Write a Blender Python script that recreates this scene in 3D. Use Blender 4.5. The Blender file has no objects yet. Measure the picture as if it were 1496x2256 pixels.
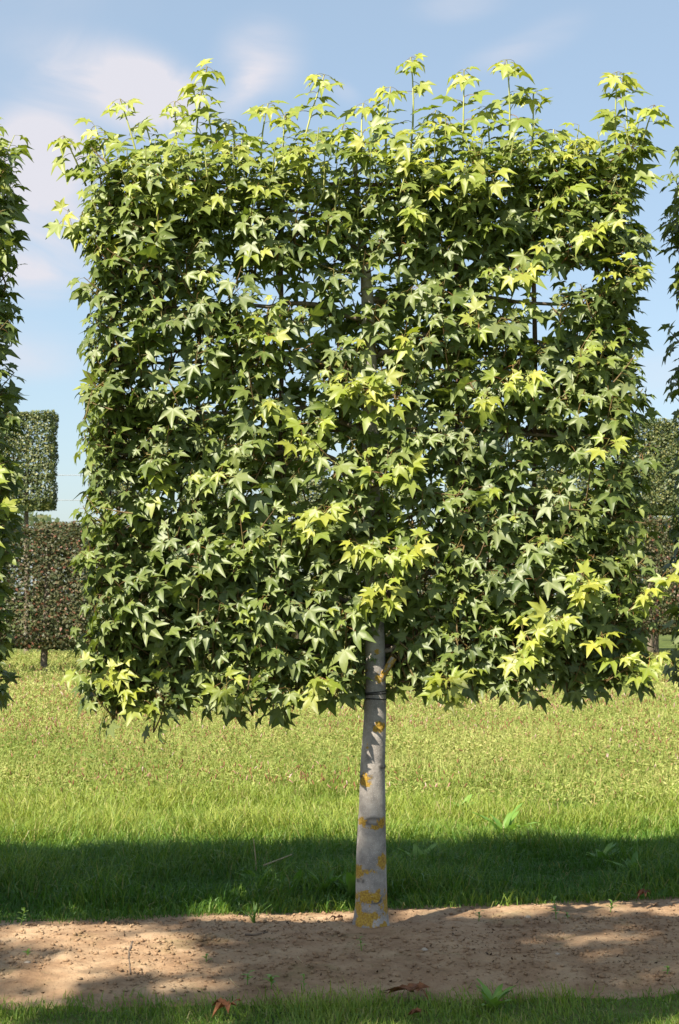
import bpy, math
import numpy as np
from mathutils import Vector, Matrix

rng = np.random.default_rng(7)
SC = bpy.context.scene
COL = SC.collection
R = math.radians

# ------------------------------------------------------------------ camera
FPX, CX, CY = 3636.0, 748.0, 1128.0          # focal length and centre in photo pixels
HOR = 1310.0                                  # eye level in the photo
CAMZ = 1.65
PITCH = math.atan((HOR - CY) / FPX)
cam = bpy.data.cameras.new('camera')
cam.sensor_fit = 'VERTICAL'; cam.sensor_height = 36.0; cam.sensor_width = 24.0
cam.lens = 36.0 * FPX / 2256.0
cam.clip_start = 0.05; cam.clip_end = 6000
cam.dof.use_dof = True; cam.dof.focus_distance = 7.9; cam.dof.aperture_fstop = 11.0
camo = bpy.data.objects.new('camera', cam); COL.objects.link(camo)
camo.location = (0, 0, CAMZ); camo.rotation_euler = (R(90) + PITCH, 0, 0)
SC.camera = camo

# ------------------------------------------------------------------ sun, sky, exposure
SUN_AZ, SUN_EL = R(40), R(47.0)               # sun stands behind the camera, to its left
S = np.array([-math.sin(SUN_AZ)*math.cos(SUN_EL), -math.cos(SUN_AZ)*math.cos(SUN_EL), math.sin(SUN_EL)])
sun = bpy.data.lights.new('sun', 'SUN'); sun.energy = 5.0; sun.angle = R(0.53); sun.color = (1.0, 0.92, 0.77)
suno = bpy.data.objects.new('sun', sun); COL.objects.link(suno)
suno.rotation_euler = Vector((-S[0], -S[1], -S[2])).to_track_quat('-Z', 'Y').to_euler()
suno.location = (-8, -14, 20)
SC.view_settings.view_transform = 'Standard'; SC.view_settings.look = 'None'
SC.view_settings.gamma = 1.0; SC.view_settings.use_curve_mapping = False
SC.view_settings.exposure = 1.12
SKY_STRENGTH = 0.101
SC.render.engine = 'CYCLES'
SC.cycles.use_denoising = True
SC.cycles.max_bounces = 8; SC.cycles.transmission_bounces = 6; SC.cycles.diffuse_bounces = 4
SC.cycles.sample_clamp_indirect = 6.0


def ray(px, py):
    a, b = (px - CX) / FPX, (CY - py) / FPX
    cp, sp = math.cos(PITCH), math.sin(PITCH)
    return np.array([a, cp - b*sp, sp + b*cp])


def P(px, py, Y):
    d = ray(px, py); return np.array([0, 0, CAMZ]) + d * (Y / d[1])


def G(px, py, z=0.0):
    d = ray(px, py); return np.array([0, 0, CAMZ]) + d * ((z - CAMZ) / d[2])


def project(p):
    p = np.asarray(p, float) - np.array([0, 0, CAMZ])
    cp, sp = math.cos(PITCH), math.sin(PITCH)
    f = p[..., 1]*cp + p[..., 2]*sp; u = -p[..., 1]*sp + p[..., 2]*cp
    return CX + FPX*p[..., 0]/f, CY - FPX*u/f


world = bpy.data.worlds.new('World'); SC.world = world; world.use_nodes = True
wn, wl = world.node_tree.nodes, world.node_tree.links
wn.clear()


def N(nt, typ, **kw):
    n = nt.nodes.new(typ)
    for k, v in kw.items():
        if k in n.inputs.keys():
            n.inputs[k].default_value = v
        else:
            setattr(n, k, v)
    return n


def math_node(nt, op, a, b=None, clamp=False):
    n = nt.nodes.new('ShaderNodeMath'); n.operation = op; n.use_clamp = clamp
    for i, v in enumerate((a, b)):
        if v is None: continue
        if hasattr(v, 'is_output'): nt.links.new(v, n.inputs[i])
        else: n.inputs[i].default_value = v
    return n.outputs[0]


def mixc(nt, fac, a, b, blend='MIX'):
    n = nt.nodes.new('ShaderNodeMix'); n.data_type = 'RGBA'; n.blend_type = blend
    for idx, v in ((0, fac), (6, a), (7, b)):
        if hasattr(v, 'is_output'): nt.links.new(v, n.inputs[idx])
        elif idx == 0: n.inputs[0].default_value = v
        else: n.inputs[idx].default_value = (*v, 1) if len(v) == 3 else v
    return n.outputs[2]


wt = world.node_tree
sky = N(wt, 'ShaderNodeTexSky', sky_type='NISHITA', sun_disc=False, sun_elevation=SUN_EL,
        sun_rotation=R(180) + SUN_AZ, air_density=1.0, dust_density=1.3, ozone_density=2.6, altitude=50)
tc = N(wt, 'ShaderNodeTexCoord')


def cloud_blob(px, py, sx, sy, rot, amp):
    """soft elliptical bank of cloud about one direction of the sky (sizes in degrees)"""
    d = ray(px, py); d = d / np.linalg.norm(d)
    m = N(wt, 'ShaderNodeVectorMath', operation='SUBTRACT'); wl.new(tc.outputs['Generated'], m.inputs[0])
    m.inputs[1].default_value = tuple(d)
    mp = N(wt, 'ShaderNodeMapping', vector_type='TEXTURE')
    mp.inputs['Rotation'].default_value = (0, rot, 0)
    mp.inputs['Scale'].default_value = (R(sx), R(30), R(sy))
    wl.new(m.outputs[0], mp.inputs[0])
    ln = N(wt, 'ShaderNodeVectorMath', operation='LENGTH'); wl.new(mp.outputs[0], ln.inputs[0])
    mr = N(wt, 'ShaderNodeMapRange', interpolation_type='SMOOTHERSTEP')
    mr.inputs[1].default_value = 0.0; mr.inputs[2].default_value = 1.0
    mr.inputs[3].default_value = amp; mr.inputs[4].default_value = 0.0
    wl.new(ln.outputs['Value'], mr.inputs[0])
    return mr.outputs[0]


blobs = [(270, 185, 4.4, 2.0, R(14), 1.35), (345, 230, 3.0, 1.9, R(10), 1.2), (575, 125, 2.2, 1.9, R(-20), .8), (535, 200, 1.7, .9, R(-45), .8),
         (90, 440, 3.0, 4.8, R(10), 1.5), (60, 340, 3.0, 2.2, 0, .8), (90, 600, 2.6, 1.4, 0, .9), (70, 775, 2.8, 1.4, 0, 1.0),
         (1010, 10, 2.4, .8, R(-5), .5), (1190, 90, 2.4, .9, R(-22), .32), (1100, 120, 2.0, .7, R(-15), .25), (760, 205, .9, .5, R(30), .25),
         (1480, 830, 3.0, 1.4, 0, .4)]
acc = None
for b in blobs:
    o = cloud_blob(*b)
    acc = o if acc is None else math_node(wt, 'ADD', acc, o)
nm = N(wt, 'ShaderNodeMapping'); nm.inputs['Rotation'].default_value = (0, R(-18), 0); nm.inputs['Scale'].default_value = (5, 5, 13)
wl.new(tc.outputs['Generated'], nm.inputs[0])
nz = N(wt, 'ShaderNodeTexNoise'); nz.inputs['Scale'].default_value = 1.9; nz.inputs['Detail'].default_value = 7; nz.inputs['Roughness'].default_value = .56
nz.inputs['Distortion'].default_value = .9
wl.new(nm.outputs[0], nz.inputs['Vector'])
nz2 = N(wt, 'ShaderNodeTexNoise'); nz2.inputs['Scale'].default_value = 2.2; nz2.inputs['Detail'].default_value = 5
wl.new(tc.outputs['Generated'], nz2.inputs['Vector'])
gen = math_node(wt, 'MULTIPLY', math_node(wt, 'SUBTRACT', nz2.outputs['Fac'], .50, True), 1.4)   # thin cloud all over the sky
acc = math_node(wt, 'ADD', acc, gen)
wisp = N(wt, 'ShaderNodeMapRange'); wisp.inputs[1].default_value = .22; wisp.inputs[2].default_value = .60
wl.new(nz.outputs['Fac'], wisp.inputs[0])
cl = math_node(wt, 'MULTIPLY', acc, wisp.outputs[0], True)
cl = math_node(wt, 'MULTIPLY', cl, .92, True)
veil = mixc(wt, .5, sky.outputs[0], (2.25, 2.72, 2.95))      # even thin high veil
skyc = mixc(wt, cl, veil, (3.7, 3.62, 3.9))
bg = N(wt, 'ShaderNodeBackground'); bg.inputs[1].default_value = SKY_STRENGTH
wl.new(skyc, bg.inputs[0])
wo = N(wt, 'ShaderNodeOutputWorld'); wl.new(bg.outputs[0], wo.inputs[0])


# ------------------------------------------------------------------ helpers
def set_props(o, label=None, cat=None, group=None, kind=None):
    if label: o['label'] = label
    if cat: o['category'] = cat
    if group: o['group'] = group
    if kind: o['kind'] = kind
    return o


def empty(name, loc, parent=None):
    o = bpy.data.objects.new(name, None); o.empty_display_size = .1
    COL.objects.link(o); o.location = tuple(loc); o.parent = parent
    return o


def mesh_data(name, V, F, mats, attrs=None, smooth=False, matidx=None):
    """V (n,3), F (m,3) or (m,4) integer array -> mesh with float point attributes"""
    V = np.asarray(V, np.float32); F = np.asarray(F, np.int32)
    me = bpy.data.meshes.new(name)
    k = F.shape[1]
    me.vertices.add(len(V)); me.vertices.foreach_set('co', V.ravel())
    me.loops.add(F.size); me.loops.foreach_set('vertex_index', F.ravel())
    me.polygons.add(len(F)); me.polygons.foreach_set('loop_start', np.arange(0, F.size, k, dtype=np.int32))
    if matidx is not None: me.polygons.foreach_set('material_index', np.asarray(matidx, np.int32))
    if smooth: me.polygons.foreach_set('use_smooth', np.ones(len(F), bool))
    for m in (mats if isinstance(mats, (list, tuple)) else [mats]): me.materials.append(m)
    for an, av in (attrs or {}).items():
        a = me.attributes.new(an, 'FLOAT', 'POINT'); a.data.foreach_set('value', np.asarray(av, np.float32).ravel())
    me.update(calc_edges=True)
    return me


def obj(name, me, parent=None, origin=None):
    o = bpy.data.objects.new(name, me); COL.objects.link(o); o.parent = parent
    if origin is not None: o.location = tuple(origin)
    return o


class MB:
    """collects triangles and quads (quads split) into one mesh"""
    def __init__(s): s.V, s.F, s.A, s.n = [], [], {}, 0

    def add(s, V, F, **attrs):
        V = np.asarray(V, float); F = np.asarray(F, int)
        if F.shape[1] == 4: F = np.concatenate([F[:, [0, 1, 2]], F[:, [0, 2, 3]]])
        s.V.append(V); s.F.append(F + s.n); s.n += len(V)
        for k, v in attrs.items():
            s.A.setdefault(k, []).append(np.broadcast_to(np.asarray(v, float), (len(V),)))

    def mesh(s, name, mats, smooth=False):
        return mesh_data(name, np.concatenate(s.V), np.concatenate(s.F), mats,
                         {k: np.concatenate(v) for k, v in s.A.items()}, smooth)


def unit(v):
    v = np.asarray(v, float); return v / np.maximum(np.linalg.norm(v, axis=-1, keepdims=True), 1e-9)


def tube(pts, rad, nseg=8, cap=True):
    pts = np.asarray(pts, float); n = len(pts); rad = np.broadcast_to(np.asarray(rad, float), (n,))
    T = np.gradient(pts, axis=0); T = unit(T)
    up = np.array([0, 0, 1.0]) if abs(T[0, 2]) < .8 else np.array([1.0, 0, 0])
    V = []
    for i in range(n):
        a = unit(np.cross(up, T[i])); b = np.cross(T[i], a); up = b if n > 1 else up
        th = np.arange(nseg) * 2*math.pi/nseg
        V.append(pts[i] + rad[i]*(np.cos(th)[:, None]*a + np.sin(th)[:, None]*b))
    V = np.concatenate(V); F = []
    for i in range(n-1):
        for j in range(nseg):
            F.append((i*nseg+j, i*nseg+(j+1) % nseg, (i+1)*nseg+(j+1) % nseg, (i+1)*nseg+j))
    if cap:
        V = np.concatenate([V, pts[:1], pts[-1:]])
        c0, c1 = n*nseg, n*nseg+1
        for j in range(nseg):
            F.append((c0, (j+1) % nseg, j, j)); F.append((c1, (n-1)*nseg+j, (n-1)*nseg+(j+1) % nseg, (n-1)*nseg+j))
    F = np.array(F)
    tri = np.concatenate([F[:, [0, 1, 2]], F[F[:, 3] != F[:, 2]][:, [0, 2, 3]]])
    tri = tri[(tri[:, 0] != tri[:, 1]) & (tri[:, 1] != tri[:, 2]) & (tri[:, 0] != tri[:, 2])]
    return V, tri


def spline(pts, n):
    """Catmull-Rom through the points"""
    p = np.asarray(pts, float); p = np.concatenate([[2*p[0]-p[1]], p, [2*p[-1]-p[-2]]])
    out = []; segs = len(p) - 3
    for t in np.linspace(0, segs - 1e-6, n):
        i = int(t); f = t - i; a, b, c, d = p[i:i+4]
        out.append(.5*((2*b) + (-a+c)*f + (2*a-5*b+4*c-d)*f*f + (-a+3*b-3*c+d)*f**3))
    return np.array(out)


_perm = np.random.default_rng(3).random((256, 256))


def vnoise(x, y):
    xi, yi = np.floor(x).astype(int), np.floor(y).astype(int); fx, fy = x-xi, y-yi
    fx, fy = fx*fx*(3-2*fx), fy*fy*(3-2*fy)
    g = lambda a, b: _perm[a & 255, b & 255]
    return (g(xi, yi)*(1-fx)+g(xi+1, yi)*fx)*(1-fy) + (g(xi, yi+1)*(1-fx)+g(xi+1, yi+1)*fx)*fy


def fbm(x, y, f, o=4):
    s = 0; a = .5; t = 0
    for i in range(o):
        s = s + a*vnoise(x*f + 17.3*i, y*f + 9.1*i); t += a; a *= .55; f *= 2.03
    return s/t


def instances(T, Rm, size, pos):
    """template (k,3) placed n times with rotation matrices (n,3,3) whose columns are the local axes"""
    size = np.broadcast_to(np.asarray(size, float).reshape(-1, 1), (len(pos), 3)) if np.ndim(size) < 2 else size
    return (np.einsum('nij,nkj->nki', Rm, T[None]*size[:, None, :]) + pos[:, None, :]).reshape(-1, 3)


def rep_faces(F, k, n):
    return (F[None] + (np.arange(n)*k)[:, None, None]).reshape(-1, F.shape[1])


# ------------------------------------------------------------------ materials
def material(name):
    m = bpy.data.materials.new(name); m.use_nodes = True; m.node_tree.nodes.clear()
    return m, m.node_tree


def attr(nt, name):
    return N(nt, 'ShaderNodeAttribute', attribute_name=name).outputs['Fac']


def ramp(nt, fac, stops):
    n = nt.nodes.new('ShaderNodeValToRGB')
    while len(n.color_ramp.elements) < len(stops): n.color_ramp.elements.new(0.5)
    for e, (p, c) in zip(n.color_ramp.elements, stops):
        e.position = p; e.color = (*c, 1)
    if hasattr(fac, 'is_output'): nt.links.new(fac, n.inputs[0])
    return n.outputs[0]


def leaf_shader(name, color_fn, trans=.3, rough=.45, spec=.4, tint=(1.25, 1.3, .5)):
    m, nt = material(name)
    c = color_fn(nt)
    pr = N(nt, 'ShaderNodeBsdfPrincipled'); pr.inputs['Roughness'].default_value = rough
    pr.inputs['Specular IOR Level'].default_value = spec
    nt.links.new(c, pr.inputs['Base Color'])
    tr = N(nt, 'ShaderNodeBsdfTranslucent')
    nt.links.new(mixc(nt, 1.0, c, tint, 'MULTIPLY'), tr.inputs[0])
    mx = N(nt, 'ShaderNodeMixShader'); mx.inputs[0].default_value = trans
    nt.links.new(pr.outputs[0], mx.inputs[1]); nt.links.new(tr.outputs[0], mx.inputs[2])
    out = N(nt, 'ShaderNodeOutputMaterial'); nt.links.new(mx.outputs[0], out.inputs[0])
    return m


def plain(name, color_fn, rough=.8, spec=.3, bump=None):
    m, nt = material(name)
    pr = N(nt, 'ShaderNodeBsdfPrincipled'); pr.inputs['Roughness'].default_value = rough
    pr.inputs['Specular IOR Level'].default_value = spec
    c = color_fn(nt)
    if hasattr(c, 'is_output'): nt.links.new(c, pr.inputs['Base Color'])
    else: pr.inputs['Base Color'].default_value = (*c, 1)
    if bump:
        b = N(nt, 'ShaderNodeBump'); b.inputs['Strength'].default_value = bump[1]; b.inputs['Distance'].default_value = bump[2]
        nt.links.new(bump[0](nt), b.inputs['Height']); nt.links.new(b.outputs[0], pr.inputs['Normal'])
    out = N(nt, 'ShaderNodeOutputMaterial'); nt.links.new(pr.outputs[0], out.inputs[0])
    return m


def noise(nt, scale, detail=4, rough=.55, coord='Object', dist=0):
    t = N(nt, 'ShaderNodeTexCoord'); n = N(nt, 'ShaderNodeTexNoise')
    n.inputs['Scale'].default_value = scale; n.inputs['Detail'].default_value = detail
    n.inputs['Roughness'].default_value = rough; n.inputs['Distortion'].default_value = dist
    nt.links.new(t.outputs[coord], n.inputs['Vector'])
    return n.outputs['Fac']


def sweetgum_color(nt):
    old = ramp(nt, attr(nt, 'rnd'), [(0, (.072, .115, .028)), (.5, (.118, .165, .046)), (1, (.175, .212, .085))])
    mid = mixc(nt, attr(nt, 'rnd'), (.155, .215, .026), (.215, .265, .042))
    young = mixc(nt, attr(nt, 'rnd'), (.30, .36, .035), (.45, .44, .065))
    a = attr(nt, 'age')
    c = mixc(nt, math_node(nt, 'MULTIPLY', a, 2.0, True), old, mid)
    c = mixc(nt, math_node(nt, 'MULTIPLY', math_node(nt, 'SUBTRACT', a, .5), 2.0, True), c, young)
    v = math_node(nt, 'POWER', attr(nt, 'vein'), 5.0)
    c = mixc(nt, math_node(nt, 'MULTIPLY', v, .35), c, (.30, .34, .10))
    pet = mixc(nt, attr(nt, 'rnd'), (.30, .13, .04), (.27, .27, .06))
    return mixc(nt, math_node(nt, 'GREATER_THAN', attr(nt, 'petiole'), .5), c, pet)


M_LEAF = leaf_shader('sweetgum_leaf', sweetgum_color, trans=.32, rough=.48, spec=.65)


def bark_color(nt):
    n1 = noise(nt, 9, 6, .62); n2 = noise(nt, 60, 4, .6)
    c = ramp(nt, n1, [(.30, (.14, .125, .115)), (.45, (.32, .285, .26)), (.58, (.46, .41, .37)), (.75, (.58, .53, .49))])
    c = mixc(nt, math_node(nt, 'MULTIPLY', n2, .35), c, (.16, .145, .125))
    big = N(nt, 'ShaderNodeMapRange'); big.inputs[1].default_value = .45; big.inputs[2].default_value = .62
    nt.links.new(noise(nt, 3.2, 5, .6, dist=.8), big.inputs[0])
    c = mixc(nt, math_node(nt, 'MULTIPLY', big.outputs[0], .42), c, (.14, .132, .125))  # broad dark bands: leaf shadows painted in along with bark mottling
    sp = N(nt, 'ShaderNodeTexVoronoi'); sp.inputs['Scale'].default_value = 95
    t = N(nt, 'ShaderNodeTexCoord'); mp = N(nt, 'ShaderNodeMapping'); mp.inputs['Scale'].default_value = (1, 1, 1.6)
    nt.links.new(t.outputs['Object'], mp.inputs[0]); nt.links.new(mp.outputs[0], sp.inputs['Vector'])
    dots = math_node(nt, 'LESS_THAN', sp.outputs['Distance'], .20)
    c = mixc(nt, math_node(nt, 'MULTIPLY', dots, .55), c, (.58, .56, .52))
    # dark scar tissue, then yellow-orange crust lichen with a ragged edge
    c = mixc(nt, attr(nt, 'scar'), c, (.06, .05, .042))
    l = math_node(nt, 'ADD', attr(nt, 'lichen'), math_node(nt, 'MULTIPLY', math_node(nt, 'SUBTRACT', noise(nt, 42, 6, .75), .5), 2.3))
    lm = N(nt, 'ShaderNodeMapRange'); lm.inputs[1].default_value = .47; lm.inputs[2].default_value = .56
    nt.links.new(l, lm.inputs[0])
    lc = ramp(nt, noise(nt, 120, 3), [(.3, (.20, .11, .02)), (.5, (.40, .23, .02)), (.72, (.52, .36, .06))])
    return mixc(nt, math_node(nt, 'MULTIPLY', lm.outputs[0], .92), c, lc)


M_BARK = plain('trunk_bark', bark_color, .82, .25, (lambda nt: noise(nt, 70, 6, .65), .5, .006))
M_BRANCH = plain('branch_bark', lambda nt: ramp(nt, noise(nt, 25, 5), [(.3, (.085, .065, .05)), (.5, (.17, .135, .10)), (.72, (.27, .22, .17))]), .85, .2,
                 (lambda nt: noise(nt, 90, 4), .4, .004))
M_TWIG = plain('twig_bark', lambda nt: ramp(nt, noise(nt, 12, 3), [(.35, (.11, .07, .035)), (.55, (.16, .11, .045)), (.7, (.17, .16, .05))]), .7, .3)
M_SHOOT = plain('green_shoot', lambda nt: ramp(nt, noise(nt, 6, 3), [(.35, (.30, .33, .09)), (.65, (.42, .42, .16))]), .6, .3)
M_CANE = plain('bamboo_cane', lambda nt: ramp(nt, noise(nt, 14, 4), [(.3, (.07, .042, .03)), (.55, (.14, .085, .055)), (.75, (.22, .15, .10))]), .6, .35)
M_RUBBER = plain('black_tie', lambda nt: (.012, .012, .012), .5, .4)


def grass_ramp(stops):
    def f(nt):
        c = ramp(nt, attr(nt, 'tone'), stops)
        return mixc(nt, math_node(nt, 'MULTIPLY', attr(nt, 'dry'), 1.0, True), c, (.34, .29, .12))
    return f


M_GRASS = leaf_shader('grass_blade', grass_ramp([(0, (.028, .095, .014)), (.45, (.080, .185, .022)), (.8, (.21, .29, .042)), (1, (.33, .37, .075))]), .3, .5, .35)


def meadow_color(nt):
    c = ramp(nt, attr(nt, 'tone'), [(0, (.07, .13, .02)), (.35, (.19, .25, .05)), (.7, (.36, .38, .115)), (1, (.50, .48, .20))])
    return mixc(nt, attr(nt, 'dry'), c, (.34, .24, .11))


M_MEADOW = leaf_shader('meadow_leaf', meadow_color, .25, .6, .25)
M_SPIKE = leaf_shader('seed_spike', lambda nt: ramp(nt, attr(nt, 'tone'), [(0, (.17, .08, .04)), (.6, (.30, .16, .08)), (.88, (.42, .25, .19)), (1, (.62, .45, .40))]), .15, .8, .1, (1.1, 1, .9))
M_WEED = leaf_shader('weed_leaf', lambda nt: mixc(nt, attr(nt, 'rnd'), (.08, .20, .03), (.24, .38, .07)), .3, .45, .5)


def hedge_color(a, b, c_, red):
    def f(nt):
        c = ramp(nt, attr(nt, 'rnd'), [(0, a), (.55, b), (.88, c_), (.93, red), (1, red)])
        return c
    return f


M_HEDGE = leaf_shader('hedge_leaf', hedge_color((.035, .052, .018), (.080, .088, .032), (.16, .135, .065), (.17, .065, .035)), .2, .5, .4)
M_HORN = leaf_shader('hornbeam_leaf', hedge_color((.05, .08, .025), (.10, .13, .04), (.19, .20, .07), (.28, .27, .09)), .2, .5, .4)
M_SHADE = leaf_shader('shade_leaf', hedge_color((.04, .08, .02), (.07, .12, .03), (.11, .16, .04), (.16, .19, .05)), .25, .5, .4)
M_FAR = leaf_shader('far_leaf', hedge_color((.045, .07, .03), (.075, .105, .045), (.12, .14, .06), (.16, .16, .08)), .2, .7, .2)
M_DRY = leaf_shader('dry_leaf', lambda nt: ramp(nt, noise(nt, 30, 4), [(.3, (.10, .04, .02)), (.6, (.26, .11, .05)), (.8, (.36, .18, .09))]), .15, .7, .2, (1.1, 1, .8))
M_STRAW = plain('straw', lambda nt: ramp(nt, noise(nt, 20, 3), [(.3, (.30, .22, .12)), (.7, (.50, .40, .24))]), .8, .2)
M_STICK = plain('stick', lambda nt: ramp(nt, noise(nt, 30, 3), [(.3, (.07, .05, .035)), (.7, (.20, .15, .11))]), .85, .2)
M_STONE = plain('stone', lambda nt: ramp(nt, noise(nt, 40, 4), [(.3, (.30, .24, .18)), (.7, (.48, .40, .32))]), .85, .2)


def soil_color(nt):
    c = ramp(nt, noise(nt, 5, 7, .65), [(.28, (.18, .11, .064)), (.45, (.32, .205, .122)), (.62, (.42, .29, .18)), (.78, (.48, .35, .225))])
    c = mixc(nt, math_node(nt, 'MULTIPLY', math_node(nt, 'GREATER_THAN', noise(nt, 75, 3, .6), .62), .55), c, (.12, .08, .05))
    mr = N(nt, 'ShaderNodeMapRange'); mr.inputs[1].default_value = .56; mr.inputs[2].default_value = .70
    nt.links.new(noise(nt, 3.2, 6, .7, dist=.6), mr.inputs[0])
    c = mixc(nt, math_node(nt, 'MULTIPLY', mr.outputs[0], .45), c, (.16, .15, .06))        # thin algae film
    return c


M_SOIL = plain('soil', soil_color, .95, .12, (lambda nt: noise(nt, 110, 6, .7), .7, .012))


M_LITTER = plain('litter', lambda nt: ramp(nt, attr(nt, 'rnd'), [(0, (.035, .022, .014)), (.6, (.10, .06, .035)), (.9, (.22, .13, .07)), (1, (.36, .26, .14))]), .9, .15)


def ground_color(nt):
    c = ramp(nt, noise(nt, 1.3, 6, .6), [(.3, (.05, .075, .02)), (.5, (.09, .12, .032)), (.7, (.15, .165, .05))])
    return mixc(nt, math_node(nt, 'MULTIPLY', math_node(nt, 'GREATER_THAN', noise(nt, 24, 4), .6), .35), c, (.11, .08, .045))


M_GROUND = plain('ground_turf', ground_color, .95, .1, (lambda nt: noise(nt, 18, 5, .7), .6, .05))
M_WOOD = plain('pole_wood', lambda nt: (.12, .10, .085), .8, .2)
M_WIRE = plain('wire_metal', lambda nt: (.34, .35, .37), .6, .3)

# ------------------------------------------------------------------ row geometry
ROW = R(5.0)                                   # the row runs a little away from the camera to the right
U = np.array([math.cos(ROW), math.sin(ROW), 0]); W = np.array([-math.sin(ROW), math.cos(ROW), 0])
T0 = G(816, 2060); T0[2] = 0


def row(u, v, z=0):
    return T0 + U*u + W*v + np.array([0, 0, z])


def row_uv(p):
    d = np.asarray(p) - T0; return d @ U, d @ W


# ------------------------------------------------------------------ ground
def ground():
    xs = np.array([-3000, -400, -120, -40, -15, 0, 15, 40, 120, 400, 3000.]); ys = np.array([-400, -60, -20, 0, 10, 25, 45, 80, 160, 400, 1200, 4500.])
    X, Y = np.meshgrid(xs, ys); V = np.stack([X.ravel(), Y.ravel(), np.zeros(X.size)], 1)
    nx = len(xs); F = [(j*nx+i, j*nx+i+1, (j+1)*nx+i+1, (j+1)*nx+i) for j in range(len(ys)-1) for i in range(nx-1)]
    o = obj('ground', mesh_data('ground', V, F, M_GROUND)); set_props(o, 'green turf ground stretching to the horizon', 'ground', kind='structure')


ground()
V0, V1 = -1.22, .52                            # soil strip across the row


def soil_edge(u, side):
    return (fbm(u*1.0+40*side, u*0+side*7, 1.6, 4)-.5)*.26


def soil_h(u, v):
    """height of the bare strip: a low raked bed with a little ledge behind the trunks"""
    t0 = np.clip((v - V0 + .15)/.45, 0, 1); t1 = np.clip((V1 + .10*u + .12 - v)/.2, 0, 1)
    lip = .18 + (fbm(u, u*0, .9, 3)-.5)*.22
    bed = .034*np.clip((lip - v)/.09, 0, 1)**.8
    h = (t0*t0*(3-2*t0))*t1*(.012 + bed)
    rough = (fbm(u, v, 7, 4)-.5)*.030 + (fbm(u+9, v, 30, 3)-.5)*.016
    return h + rough*np.clip(t0*t1, 0, 1) + .004


def soil():
    us = np.arange(-4.4, 4.6, .016); vs = np.arange(V0-.2, V1+.65, .013)
    Ug, Vg = np.meshgrid(us, vs); H = soil_h(Ug, Vg)
    e = np.minimum(Vg-(V0-.15)+(fbm(Ug, Vg, 5, 3)-.5)*.3, (V1+.10*Ug+.2)-Vg); H = np.where(e < .03, -.03, H)
    P3 = T0 + Ug.ravel()[:, None]*U + Vg.ravel()[:, None]*W; P3[:, 2] = H.ravel()
    nu, nv = len(us), len(vs); i = np.arange((nv-1)*nu).reshape(nv-1, nu)[:, :-1].ravel()
    F = np.stack([i, i+1, i+nu+1, i+nu], 1)
    o = obj('soil_strip', mesh_data('soil_strip', P3, F, M_SOIL, smooth=True)); set_props(o, 'bare sandy brown soil strip beneath the tree row', 'soil', kind='structure')
    # crumbs and clods
    n = 9000; u = rng.uniform(-2.6, 2.9, n); v = rng.uniform(V0, V1+.2, n)
    keep = (fbm(u, v, 2.2, 3) > rng.uniform(.25, .62, n)) & (v < V1 + .10*u); u, v = u[keep], v[keep]; n = len(u)
    ico = np.array([[0, 0, 1], [.9, 0, .1], [.3, .85, 0], [-.7, .55, .1], [-.75, -.5, 0], [.25, -.9, .1], [0, 0, -.8]])
    IF = np.array([[0, a, b] for a, b in ((1, 2), (2, 3), (3, 4), (4, 5), (5, 1))] + [[6, b, a] for a, b in ((1, 2), (2, 3), (3, 4), (4, 5), (5, 1))])
    s = .004 + .011*rng.random(n)**4 + .002
    pos = T0 + u[:, None]*U + v[:, None]*W; pos[:, 2] = soil_h(u, v) + s*.25
    th = rng.uniform(0, 6.28, n); Rm = np.zeros((n, 3, 3)); Rm[:, 0, 0] = np.cos(th); Rm[:, 0, 1] = -np.sin(th); Rm[:, 1, 0] = np.sin(th); Rm[:, 1, 1] = np.cos(th); Rm[:, 2, 2] = 1
    sz = np.stack([s*rng.uniform(.7, 1.3, n), s*rng.uniform(.7, 1.3, n), s*rng.uniform(.5, .9, n)], 1)
    V = instances(ico, Rm, sz, pos)
    o = obj('soil_crumbs', mesh_data('soil_crumbs', V, rep_faces(IF, 7, n), M_SOIL, smooth=True)); set_props(o, 'small crumbs and clods lying on the soil strip', 'soil clods', kind='stuff')


soil()


def litter():
    r = np.random.default_rng(61); n = 6500; u = r.uniform(-2.6, 2.9, n); v = V0 + (V1+.25-V0)*r.random(n)**.8
    keep = (fbm(u+5, v, 1.8, 3) > r.uniform(.3, .66, n)) & (v < V1 + .10*u - .02); u, v = u[keep], v[keep]; n = len(u)
    pos = T0 + u[:, None]*U + v[:, None]*W; pos[:, 2] = soil_h(u, v) + .003
    nr = unit(np.stack([r.normal(size=n)*.5, r.normal(size=n)*.5, np.ones(n)], 1)); d = unit(np.cross(nr, r.normal(size=(n, 3)))); x = np.cross(d, nr)
    T = np.array([[0, -.5, .1], [.22, 0, .0], [0, .5, .15], [-.22, .05, .05]]); s = .006 + .02*r.random(n)**3
    o = obj('soil_litter', mesh_data('soil_litter', instances(T, np.stack([x, d, nr], 2), s, pos), rep_faces(np.array([[0, 1, 2, 3]]), 4, n), M_LITTER, {'rnd': np.repeat(r.random(n), 4)}))
    set_props(o, 'scraps of dark dead leaf and bark strewn over the soil strip', 'leaf litter', kind='stuff')


litter()


def ground_z(p):
    u, v = row_uv(p)
    return float(soil_h(np.array([u]), np.array([v]))[0]) if V0-.15 < v < V1+.10*u+.12 else 0.0


def on_ground(px, py):
    p = G(px, py); p = G(px, py, ground_z(p)); p[2] = ground_z(p); return p


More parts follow.
